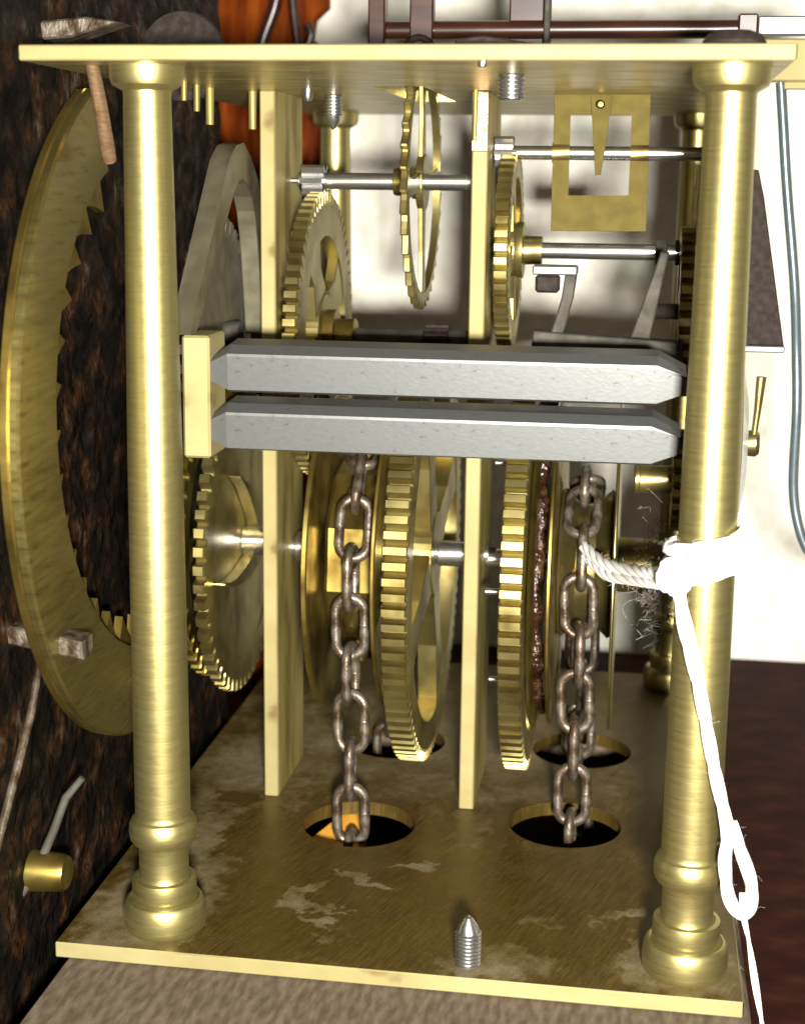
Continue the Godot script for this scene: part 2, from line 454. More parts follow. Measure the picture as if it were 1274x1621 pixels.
const PILLAR := [[0.0, 0.0], [7.9, 0.0], [8.2, 0.4], [8.4, 1.6], [8.45, 3.2], [8.3, 4.8], [7.95, 6.0], [7.6, 6.4], [7.2, 6.5], [6.5, 6.2], [6.45, 6.7], [6.6, 7.2], [6.6, 10.4], [6.45, 10.9], [5.6, 11.1], [5.35, 10.9], [5.2, 11.3], [5.05, 12.4], [5.05, 17.4], [5.3, 18.4], [5.6, 18.7], [6.2, 18.9], [6.75, 19.7], [6.98, 21.2], [6.85, 22.8], [6.3, 23.9], [5.85, 24.2], [5.66, 24.5], [5.6, 25.4], [5.58, 40.0], [5.5, 65.0], [5.3, 100.0], [4.75, 140.0], [4.4, 166.3], [4.5, 167.2], [5.2, 167.6], [6.4, 168.3], [6.8, 169.4], [6.95, 171.7], [0.0, 171.7]]

func pillar(parent: Node, x: float, z: float) -> void:
	var g := G.new()
	g.lathe(PILLAR.map(func(q): return Vector2(q[0], q[1]) * 0.001), 56, 0.5)
	obj("pillar", g, M.brass_turned, parent).position = Vector3(x, 0, z)

func screw(parent: Node, at: Vector3, up: float, r: float, l: float, tip: float) -> void:
	var g := G.new()
	g.xf = Transform3D(Basis.from_scale(Vector3(1, 1, 1)) if up > 0 else Basis(Vector3(1, 0, 0), PI), Vector3.ZERO)
	var prof := [Vector2(r * 0.8, -0.001)]
	var pitch := 0.0008
	var k := 0.0
	while k < l - tip:
		prof += [Vector2(r * 0.84, k), Vector2(r, k + pitch * 0.35), Vector2(r, k + pitch * 0.6), Vector2(r * 0.86, k + pitch * 0.9)]
		k += pitch
	if tip > 0.0005:
		prof += [Vector2(r * 0.9, k), Vector2(r * 0.72, k + tip * 0.4), Vector2(r * 0.3, k + tip * 0.85), Vector2(0, k + tip)]
	else:
		prof += [Vector2(r * 0.8, k), Vector2(0, k)]
	g.lathe(prof, 20, 0.35)
	obj("screw", g, M.steel_bright, parent).position = at

func movement_frame() -> void:
	var t := thing("movement_frame", "brass clock movement frame: two flat plates, turned pillars and flat upright bars", "clock frame")
	obj("base_plate", plate([[-0.0724, -0.0374, []], [-0.0374, -0.0082, [[-0.0228, -0.0578, 0.0135, 0.0146], [-0.0228, -0.1152, 0.0135, 0.0146]]], [-0.0082, 0.0117, []], [0.0117, 0.0429, [[0.0262, -0.0662, 0.0135, 0.0146], [0.0282, -0.1174, 0.0134, 0.0146]]], [0.0429, 0.0637, []]], -0.0033, 0.0, 0.0111, -0.189), M.brass_dusty, t)
	obj("plate_edge", skirt(-0.0724, 0.0637, -0.0033, 0.0, 0.0111, -0.189), M.brass_sawn, t.get_node("base_plate"))
	obj("top_plate", plate([[-0.0722, -0.0205, []], [-0.0205, -0.0095, [[-0.056, -0.116]]], [-0.0095, 0.0624, []]], TOP, TOP + 0.0027, 0.0127, -0.188), M.brass_under, t)
	obj("plate_edge", skirt(-0.0722, 0.0624, TOP, TOP + 0.0027, 0.0127, -0.188), M.brass_sawn, t.get_node("top_plate"))
	for p in [[-0.053, 0.0], [0.053, 0.0], [-0.053, -0.1784], [0.053, -0.1784]]: pillar(t, p[0], p[1])
	for b in [[-0.0475, 0.00175, -0.0705, -0.1], [0.0016, 0.0018, -0.071, -0.102], [0.0541, 0.0016, -0.071, -0.1]]:
		var g := G.new()
		g.box(Vector3(b[0], TOP / 2, (b[2] - 0.0012 + b[3]) / 2), Vector3(b[1] * 2 - 0.00005, TOP, b[2] - 0.0012 - b[3]), 0.0001)
		var bar := obj("upright_bar", g, M.brass_side, t)
		var e := G.new()
		e.box(Vector3(b[0], TOP / 2, b[2] - 0.0006), Vector3(b[1] * 2, TOP, 0.0012), 0.0003)
		obj("filed_edge", e, M.brass_sawn, bar)
	var cap := G.new()
	cap.box(Vector3(0.0016, 0.1650, -0.0708), Vector3(0.0038, 0.0132, 0.0012), 0.0002)
	obj("bar_tip", cap, M.copper_pin, t).set_meta("label", "copper coloured filed tip of the middle bar")
	screw(t, Vector3(0.0107, 0, 0.0058), 1, 0.0026, 0.0102, 0.0034)
	screw(t, Vector3(-0.0356, TOP, -0.0885), -1, 0.0023, 0.0075, 0.0034)
	screw(t, Vector3(0.0127, TOP, -0.0205), -1, 0.0026, 0.0042, 0.0)
	for q in [[-0.0366, -0.0644, 0.0011, 0.0028, "steel_bright"], [0.0103, 0.0102, 0.0009, 0.001, "steel_bright"]]:
		var g := G.new()
		g.lathe([Vector2(q[2], 0), Vector2(q[2], -q[3] * 0.7), Vector2(q[2] * 0.6, -q[3]), Vector2(0, -q[3])], 14)
		obj("rivet_head", g, M[q[4]], t).position = Vector3(q[0], TOP, q[1])
	var pn := G.new()
	pn.tube([Vector3(-0.0628, TOP + 0.001, 0.0022), Vector3(-0.0632, 0.165, -0.003), Vector3(-0.0640, 0.1575, -0.0085), Vector3(-0.0642, 0.1548, -0.0104)], [0.00125, 0.00135, 0.00145, 0.0013], 14)
	obj("taper_pin", pn, M.copper_pin, t).set_meta("label", "copper coloured taper pin")
	for q in [[-0.0523, -0.0766, 0.0009, 0.0085], [0.0007, -0.0688, 0.0005, 0.011], [-0.0578, -0.040, 0.0006, 0.0040], [-0.0588, -0.053, 0.0007, 0.0056], [-0.0590, -0.064, 0.0009, 0.0080]]:
		var g := G.new()
		g.tube([Vector3(q[0], TOP + 0.0005, q[1]), Vector3(q[0] - 0.0002, TOP - q[3], q[1])], [q[2] * 1.1, q[2]], 10)
		obj("hanging_peg", g, M.brass_side, t)

func link_mesh() -> ArrayMesh:
	var g := G.new()
	var pts := []
	var r := 0.0034
	var s := 0.0037
	for i in 32:
		var a := TAU * i / 32
		pts.append(Vector3(cos(a) * r, sin(a) * r + (s if sin(a) > 0.0001 else -s if sin(a) < -0.0001 else 0.0), 0))
	g.tube(pts, 0.00122, 10, true)
	# the butted joint in the wire shows as a small raised seam
	g.tube([Vector3(r, -0.0010, 0), Vector3(r, -0.0006, 0), Vector3(r, -0.0002, 0)], [0.00118, 0.00136, 0.00118], 10)
	return g.done()

func chain(label: String, x: float, axis: Vector2, r: float, low: float, shift: float) -> void:
	var t := thing("drive_chain", label, "chain", Vector3(x, axis.x, axis.y), "iron drive chains over the two chain wheels")
	var mesh := link_mesh()
	var pitch := 0.0118
	var fall := axis.x - low
	var total := 2.0 * fall + PI * r
	var n := int(total / pitch)
	for i in n:
		var d := i * pitch + shift
		var p: Vector3
		var up: Vector3
		var outw: Vector3
		if d < fall:
			p = Vector3(0, -fall + d, r)
			up = Vector3.UP
			outw = Vector3.BACK
		elif d < fall + PI * r:
			var a := (d - fall) / r
			outw = Vector3(0, sin(a), cos(a))
			p = outw * r
			up = Vector3(0, cos(a), -sin(a))
		else:
			p = Vector3(0, -(d - fall - PI * r), -r)
			up = Vector3.DOWN
			outw = Vector3.FORWARD
		var side := up.cross(outw)
		var twist := (0.0 if i % 2 == 0 else PI / 2) + rng.randf_range(-0.16, 0.16)
		var b := Basis(side, up, outw) * Basis(Vector3.UP, twist) * Basis(Vector3(0, 0, 1), rng.randf_range(-0.05, 0.05)) * Basis(Vector3.RIGHT, PI * (rng.randi() % 2))
		var o := obj("chain_link", mesh, M.chain_iron, t)
		o.transform = Transform3D(b, p + side * rng.randf_range(-0.0003, 0.0003))

func sprocket(parent: Node, r: float, x0: float, x1: float, studs: int, sr: float, turn: float) -> void:   # many sided chain wheel with studs
	var g := G.new()
	g.xf = Transform3D(WHEEL * Basis(Vector3(0, 0, 1), turn), Vector3.ZERO)
	var o := PackedVector2Array()
	for i in studs: o.append(Vector2.from_angle(TAU * i / studs) * r)
	g.prism(o, x0, x1, 0.001)
	var body := obj("chain_wheel", g, M.brass_old, parent)
	for i in studs:
		var s := G.new()
		var a := TAU * (i + 0.5) / studs + turn
		var d := Vector3(0, sin(a), -cos(a))
		var mid := Vector3((x0 + x1) / 2, 0, 0)
		s.tube([mid + d * r * 0.9, mid + d * (r + 0.002), mid + d * (r + 0.0038)], [sr, sr * 0.85, sr * 0.5], 10)
		obj("stud", s, M.brass_old, body)

func disc(called: String, parent: Node, m: Material, r: float, x0: float, x1: float) -> MeshInstance3D:
	return turned(called, parent, m, [[0.001, x0], [r - 0.0004, x0], [r, x0 + 0.0003], [r, x1 - 0.0003], [r - 0.0004, x1], [0.001, x1]], 96)

func going_parts() -> void:
	# left train, lowest axle: flange, chain wheel, flange, great wheel
	var a := thing("great_wheel_arbor", "largest brass spoked gear with chain pulley, between the two front bars", "gear wheel", Vector3(0, 0.0607, -0.088))
	wheel(a, M.brass_gear, 94, 0.0517, 0.0028, 0.0420, -0.0146, -0.0089, 0.0105, 4, 0.0075, 0.35)
	disc("flange", a, M.brass_old, 0.0395, -0.0352, -0.0337)
	disc("flange", a, M.brass_old, 0.0395, -0.0192, -0.0180)
	sprocket(a, 0.0245, -0.0330, -0.0195, 10, 0.0024, 0.2)
	rod("arbor", a, M.steel_bright, 0.0026, -0.0580, 0.0045)
	rod("arbor_shoulder", a, M.steel_bright, 0.0040, -0.0446, -0.0416)
	turned("boss", a, M.brass_old, [[0.0027, -0.0416], [0.0062, -0.0416], [0.0068, -0.0400], [0.0068, -0.0352]])
	turned("pivot_tip", a, M.steel_dark, [[0.0021, 0.0034], [0.0021, 0.0055], [0.0012, 0.0075], [0.0, 0.0083]], 16)
	rod("wheel_collar", a, M.steel_bright, 0.0032, -0.0084, -0.0012)
	# right train, lowest axle
	var b := thing("great_wheel_arbor", "brass gear with chain pulley and black grease, right of the middle bar", "gear wheel", Vector3(0, 0.0600, -0.088))
	wheel(b, M.brass_gear, 92, 0.0515, 0.0028, 0.0420, 0.0112, 0.0164, 0.0105, 4, 0.0075, 0.1)
	disc("flange", b, M.brass_old, 0.0400, 0.0208, 0.0219)
	disc("flange", b, M.brass_gear, 0.0407, 0.0352, 0.0360)
	turned("chain_wheel", b, M.brass_gear, [[0.002, 0.0221], [0.0178, 0.0221], [0.0184, 0.0230], [0.0150, 0.0262], [0.0146, 0.0285], [0.0150, 0.0308], [0.0184, 0.0342], [0.0178, 0.0350], [0.002, 0.0350]], 48)
	rod("arbor", b, M.steel_bright, 0.0025, 0.0034, 0.0600)
	turned("sleeve", b, M.brass_gear, [[0.0026, 0.0361], [0.0066, 0.0361], [0.0068, 0.0364], [0.0068, 0.0450], [0.0064, 0.0452], [0.0064, 0.0500], [0.0026, 0.0500]], 36)
	for q in [[0.0, 0.032], [1.1, 0.030], [2.2, 0.033], [3.4, 0.029], [4.4, 0.032], [5.3, 0.031]]:
		var g := G.new()
		var c := Vector3(0, sin(q[0]) * q[1], cos(q[0]) * q[1])
		g.tube([c + Vector3(0.0066, 0, 0), c + Vector3(0.0116, 0, 0)], 0.00075, 10)
		obj("lifting_pin", g, M.steel_bright, b)
	# greasy coil spring and matted grease between wheel and flange
	var gr := G.new()
	var pts := []
	var rad := []
	for i in 140:
		var an := -1.6 + 3.5 * i / 139.0
		var wob := rng.randf_range(-0.0002, 0.0002)
		var rr := 0.0365 - 0.004 * i / 139.0 + 0.0008 * sin(i * 0.31)
		pts.append(Vector3(0.01855 + 0.0003 * sin(i * 0.17) + wob, sin(an) * rr, cos(an) * rr))
		rad.append(0.0013 + 0.0004 * sin(i * 0.45) + rng.randf_range(-0.0002, 0.0003))
	gr.tube(pts, rad, 10)
	obj("greased_spring", gr, M.grease, b)
	var gb := G.new()
	gb.xf = Transform3D(ALONG_X, Vector3.ZERO)
	gb.lathe([Vector2(0.002, 0.0168), Vector2(0.0405, 0.0166), Vector2(0.0415, 0.0174), Vector2(0.0395, 0.0180), Vector2(0.002, 0.0182)], 64)
	obj("backing_disc", gb, M.brass_old, b)
	# chains
	chain("rusty iron chain hanging through the front left hole over the left pulley", -0.0252, Vector2(0.0607, -0.088), 0.0285, -0.030, 0.0079)
	chain("rusty iron chain tied with white string over the right pulley", 0.0277, Vector2(0.0600, -0.088), 0.0195, -0.026, 0.0093)
	# big wheel outside the left bar
	var c := thing("outer_gear", "olive brass gear with a crescent spring, beside the front left pillar", "gear wheel", Vector3(-0.0595, 0.0618, -0.088))
	wheel(c, M.brass_gear, 55, 0.0385, 0.0028, 0.0300, -0.0014, 0.0014, 0.0, 0, 0.0)
	disc("wheel_disc", c, M.brass_gear, 0.0303, -0.0011, 0.0010)
	rod("hub", c, M.steel_bright, 0.0036, 0.0009, 0.0100)
	# a bent strip: tips toward the camera, belly toward the hub
	var bow := spline([Vector3(-0.0140, 0.0190, 0), Vector3(-0.0070, 0.0152, 0), Vector3(-0.0010, 0.0108, 0), Vector3(0.0042, 0.0055, 0), Vector3(0.0062, -0.0005, 0), Vector3(0.0012, -0.0046, 0), Vector3(-0.0086, -0.0064, 0), Vector3(-0.0200, -0.0062, 0), Vector3(-0.0293, -0.0042, 0)], 6)
	var cr := PackedVector2Array()
	var ci := PackedVector2Array()
	for i in bow.size():
		var tn: Vector3 = (bow[mini(i + 1, bow.size() - 1)] - bow[maxi(i - 1, 0)]).normalized()
		var half := 0.00015 + 0.0026 * pow(sin(PI * i / (bow.size() - 1.0)), 1.3)
		cr.append(Vector2(bow[i].x + tn.y * half, bow[i].y - tn.x * half))
		ci.append(Vector2(bow[i].x - tn.y * half, bow[i].y + tn.x * half))
	var cg := G.new()
	cg.xf = Transform3D(WHEEL, Vector3.ZERO)
	cg.ring(ci, cr, 0.0012, 0.0040, 0.0, false)
	obj("crescent_spring", cg, M.brass_gear, c)
	# a second toothed wheel that stands behind it, its teeth seen at the pillar's side
	var d := thing("inner_gear", "dark toothed brass gear mostly hidden behind the front left pillar", "gear wheel", Vector3(-0.0655, 0.0640, -0.088))
	wheel(d, M.brass_old, 46, 0.0370, 0.0030, 0.0300, -0.0014, 0.0014, 0.008, 4, 0.005)

func upper_trains() -> void:
	var u := thing("second_wheel_arbor", "brass spoked gear on a horizontal steel arbor, close to the left bar", "gear wheel", Vector3(0, 0.1146, -0.088))
	wheel(u, M.brass_gear, 68, 0.0347, 0.0031, 0.0240, -0.0405, -0.0371, 0.0100, 4, 0.0085, 0.55)
	turned("collet", u, M.brass_old, [[0.0016, -0.0371], [0.0062, -0.0371], [0.0062, -0.0345], [0.0040, -0.0343], [0.0042, -0.0300], [0.0036, -0.0296], [0.0016, -0.0296]], 32)
	rod("arbor", u, M.steel_dull, 0.0019, -0.0480, -0.0002)
	pinion(u, M.steel_dark, 8, 0.0032, -0.0127, -0.0068)
	var e := thing("ratchet_wheel_arbor", "thin brass ratchet wheel with slender spokes, its top in the plate slot", "gear wheel", Vector3(0, 0.1516, -0.088))
	wheel(e, M.brass_gear, 38, 0.0302, 0.0021, 0.0262, -0.0148, -0.0130, 0.0066, 4, 0.0034, 0.06, 1)
	rod("arbor", e, M.steel_bright, 0.0020, -0.0440, -0.0002)
	rod("pivot", e, M.steel_bright, 0.0007, -0.0470, -0.0440, 0.0001)
	turned("collet", e, M.brass_gear, [[0.0018, -0.0208], [0.0031, -0.0206], [0.0033, -0.0200], [0.0033, -0.0166], [0.0040, -0.0160], [0.0040, -0.0148], [0.0018, -0.0148]], 28)
	pinion(e, M.steel_bright, 6, 0.0042, -0.0430, -0.0374)
	var r := thing("third_wheel_arbor", "brass gear on a bright steel arbor, just right of the middle bar", "gear wheel", Vector3(0, 0.1360, -0.088))
	wheel(r, M.brass_gear, 48, 0.0232, 0.0024, 0.0170, 0.0056, 0.0090, 0.0062, 4, 0.004, 0.3)
	turned("collet", r, M.brass_gear, [[0.0016, 0.0090], [0.0064, 0.0090], [0.0066, 0.0094], [0.0066, 0.0108], [0.0034, 0.0110], [0.0033, 0.0152], [0.0016, 0.0152]], 32)
	rod("arbor", r, M.steel_bright, 0.0019, 0.0034, 0.0525)
	var hx := G.new()
	hx.xf = Transform3D(WHEEL, Vector3.ZERO)
	hx.prism(circle(6, 0.0034), 0.0418, 0.0446, 0.0003)
	obj("hex_collar", hx, M.steel_dull, r)
	pinion(r, M.steel_dark, 9, 0.0030, 0.0464, 0.0512)
	# fly
	var f := thing("fly_arbor", "brass fly vane with a square window, on the topmost right arbor", "clock fly", Vector3(0, 0.1586, -0.086))
	rod("arbor", f, M.steel_bright, 0.0016, 0.0026, 0.0525)
	pinion(f, M.steel_bright, 6, 0.0041, 0.0036, 0.0080)
	var v := G.new()
	v.xf = Transform3D(Basis(Vector3.RIGHT, -0.06), Vector3(0.0281, 0, 0))
	v.ring(PackedVector2Array([Vector2(-0.0110, 0.0170), Vector2(0.0110, 0.0170), Vector2(0.0113, -0.0178), Vector2(-0.0108, -0.0180)]), PackedVector2Array([Vector2(-0.0071, 0.0086), Vector2(0.0069, 0.0086), Vector2(0.0069, -0.0096), Vector2(-0.0070, -0.0098)]), 0.0008, 0.0014, 0.0001, true, false)
	var vane := obj("fly_vane", v, M.brass_vane, f)
	for s in [-0.0091, 0.0091]:
		turned("vane_loop", vane, M.brass_gear, [[0.0016, 0.0281 + s - 0.0020], [0.0023, 0.0281 + s - 0.0020], [0.0023, 0.0281 + s + 0.0020], [0.0016, 0.0281 + s + 0.0020]], 20)
	var sp := G.new()
	sp.xf = Transform3D(Basis(Vector3.RIGHT, -0.14), Vector3(0.0279, 0, 0.0008))
	sp.prism(PackedVector2Array([Vector2(-0.0028, 0.0165), Vector2(0.0028, 0.0165), Vector2(0.0022, 0.0092), Vector2(0.0013, 0.0), Vector2(0.0006, -0.0052), Vector2(-0.0007, -0.0053), Vector2(-0.0012, 0.0), Vector2(-0.0021, 0.0092)]), 0.0016, 0.0022, 0.0001)
	obj("fly_spring", sp, M.brass_vane, f)
	for q in [0.0142, 0.0108]:
		var g := G.new()
		g.xf = Transform3D(Basis(Vector3.RIGHT, PI / 2), Vector3(0.0279, q, 0.0044))
		g.lathe([Vector2(0, 0.0006), Vector2(0.0006, 0.0005), Vector2(0.001, 0), Vector2(0.001, -0.0015)], 14)
		obj("rivet", g, M.brass_old, f)
	# the two small gears at the front side (right)
	var k := thing("motion_gear", "dark brass gear half hidden by the front right pillar, above the levers", "gear wheel", Vector3(0.0489, 0.1230, -0.078))
	wheel(k, M.brass_gear, 34, 0.0195, 0.0020, 0.0130, -0.0016, 0.0016, 0.005, 4, 0.004)
	rod("arbor", k, M.steel_dark, 0.0018, -0.0075, 0.0035)
	var l := thing("motion_gear", "small dark brass pinion wheel below the levers at the front right pillar", "gear wheel", Vector3(0.0489, 0.0865, -0.062))
	wheel(l, M.brass_gear, 22, 0.0115, 0.0018, 0.0070, -0.0014, 0.0016, 0.0045, 4, 0.003)
	turned("brass_stud", l, M.brass_gear, [[0.0, -0.0098], [0.0030, -0.0098], [0.0034, -0.0094], [0.0034, -0.0086], [0.0032, -0.0084], [0.0032, -0.0014]], 24)

func lever(called: String, label: String, y: float, z: float, x0: float, x1: float) -> void:
	var t := thing(called, label, "lever arbor", Vector3(0, y, z), "octagonal steel lever arbors behind the front pillars")
	# an octagonal bar, its ends chamfered to a smaller octagon
	var sec := [Vector2(-0.0007, 0.0041), Vector2(-0.00014, 0.00385), Vector2(0.0, 0.0033), Vector2(0.0, -0.0037), Vector2(-0.0022, -0.0046), Vector2(-0.0100, -0.0046), Vector2(-0.0124, -0.0037), Vector2(-0.0124, 0.0037), Vector2(-0.0094, 0.0052), Vector2(-0.0030, 0.0052)]
	var mid := Vector2(-0.0062, 0)
	var g := G.new()
	var rings := []
	for q in [[x0, 0.46], [x0 + 0.0042, 1.0], [x1 - 0.0056, 1.0], [x1, 0.44]]:
		rings.append(sec.map(func(p):
			var s := Vector2(mid.x + (p.x - mid.x) * lerpf(0.93, 1.0, (q[1] - 0.4) / 0.6), p.y * q[1])
			return Vector3(q[0], s.y, s.x)))
	var c := Vector3((x0 + x1) / 2, 0, mid.x)
	var nn := sec.size()
	for i in 3:
		for j in nn:
			g.out([rings[i][j], rings[i][(j + 1) % nn], rings[i + 1][(j + 1) % nn], rings[i + 1][j]], c)
	g.out(rings[0].duplicate(), c)
	g.out(rings[3].duplicate(), c)
	obj("octagonal_bar", g, M.steel_lever, t).rotation.x = deg_to_rad(6.0)
	var pv := turned("pivot", t, M.steel_dull, [[0.0, x0 - 0.0025], [0.0014, x0 - 0.0025], [0.0014, x0 + 0.0005]], 14)
	pv.position = Vector3(0, 0, mid.x)
	var pw := turned("pivot", t, M.steel_dull, [[0.0014, x1 - 0.0005], [0.0014, x1 + 0.004], [0.0, x1 + 0.004]], 14)
	pw.position = Vector3(0, 0, mid.x)

func levers() -> void:
	lever("hammer_arbor", "upper of two grey octagonal steel bars lying across the movement", 0.1128, -0.0215, -0.0484, 0.0484)
	lever("hammer_arbor", "lower of two grey octagonal steel bars lying across the movement", 0.1007, -0.0215, -0.0488, 0.0478)
	var b := thing("lever_cock", "brass block beside the front left pillar holding both steel bars", "bracket", Vector3(-0.0507, 0.1075, -0.027))
	var g := G.new()
	g.box(Vector3.ZERO, Vector3(0.0058, 0.0254, 0.0125), 0.0005)
	obj("block", g, M.brass_sawn, b)
	var g2 := G.new()
	g2.box(Vector3(-0.0004, -0.004, -0.022), Vector3(0.0040, 0.0100, 0.032), 0.0004)
	obj("arm", g2, M.brass_old, b)
	# grey steel hoop above the cock
	var h := thing("steel_hoop", "grey steel pointed hoop standing above the brass block at left", "hoop", Vector3(-0.0535, 0, 0))
	var outer := []
	var inner := []
	for i in 25:      # outline in the plane across x: (z, y); up the front leg, over the crown, down the rear leg
		var s := i / 24.0
		if s < 0.42:
			var k := s / 0.42
			outer.append(Vector2(lerpf(-0.0190, -0.0515, k), lerpf(0.1205, 0.1560, k)))
			inner.append(Vector2(lerpf(-0.0236, -0.0563, k), lerpf(0.1205, 0.1500, k)))
		elif s < 0.58:
			var k := (s - 0.42) / 0.16
			outer.append(Vector2(lerpf(-0.0515, -0.0760, k), 0.1560 + 0.0058 * sin(PI * k) - 0.004 * k))
			inner.append(Vector2(lerpf(-0.0563, -0.0705, k), 0.1500 + 0.0032 * sin(PI * k) - 0.002 * k))
		else:
			var k := (s - 0.58) / 0.42
			outer.append(Vector2(lerpf(-0.0760, -0.0860, sqrt(k)), lerpf(0.1520, 0.1150, k)))
			inner.append(Vector2(lerpf(-0.0705, -0.0812, sqrt(k)), lerpf(0.1480, 0.1150, k)))
	var hg := G.new()
	hg.xf = Transform3D(WHEEL, Vector3.ZERO)
	var po := PackedVector2Array(outer.map(func(p): return Vector2(-p.x, p.y)))
	var pi := PackedVector2Array(inner.map(func(p): return Vector2(-p.x, p.y)))
	hg.ring(pi, po, -0.0022, 0.0022, 0.0003, false)
	obj("hoop_strap", hg, M.hoop_steel, h)
	var w := thing("hoop_gear", "grey toothed gear seen through the pointed steel hoop", "gear wheel", Vector3(-0.0600, 0.1160, -0.070))
	wheel(w, M.hoop_steel, 40, 0.0280, 0.0038, 0.0200, -0.0012, 0.0012, 0.0, 0, 0)
	disc("domed_disc", w, M.hoop_steel, 0.0228, 0.0008, 0.0022)
	rod("arbor", w, M.steel_dull, 0.0030, 0.0020, 0.0060)
	# steel frame of the release lever, behind the right ends of the bars
	var f := thing("release_lever", "dull steel lever frame with two slanting struts behind the bars", "lever", Vector3(0, 0, -0.060))
	var g3 := G.new()
	g3.prism(PackedVector2Array([Vector2(0.0152, 0.1148), Vector2(0.0158, 0.1196), Vector2(0.0484, 0.1178), Vector2(0.0486, 0.1130)]), -0.004, 0.003, 0.0003)
	obj("bottom_strip", g3, M.steel_dull, f)
	var g4 := G.new()
	g4.prism(PackedVector2Array([Vector2(0.0194, 0.1190), Vector2(0.0206, 0.1230), Vector2(0.0216, 0.1270), Vector2(0.0222, 0.1320), Vector2(0.0248, 0.1320), Vector2(0.0242, 0.1270), Vector2(0.0232, 0.1230), Vector2(0.0222, 0.1188)]), -0.0025, 0.0012, 0.0003)
	obj("strut", g4, M.steel_dull, f)
	var g5 := G.new()
	g5.prism(PackedVector2Array([Vector2(0.0370, 0.1185), Vector2(0.0428, 0.1372), Vector2(0.0446, 0.1372), Vector2(0.0412, 0.1183)]), -0.003, 0.0008, 0.0003)
	obj("strut", g5, M.steel_dull, f)
	var g6 := G.new()
	g6.box(Vector3(0.0200, 0.1329, -0.001), Vector3(0.0098, 0.0020, 0.007), 0.0003)
	obj("head_block", g6, M.steel_lever, f)
	var g7 := G.new()
	g7.box(Vector3(0.0183, 0.1298, -0.002), Vector3(0.0054, 0.0040, 0.004), 0.0006)
	obj("stop_block", g7, M.steel_dark, f)
	var g8 := G.new()
	g8.prism(PackedVector2Array([Vector2(0.0178, 0.0990), Vector2(0.0190, 0.1150), Vector2(0.0226, 0.1150), Vector2(0.0214, 0.0990)]), -0.001, 0.003, 0.0003)
	obj("hanging_leg", g8, M.steel_dull, f)

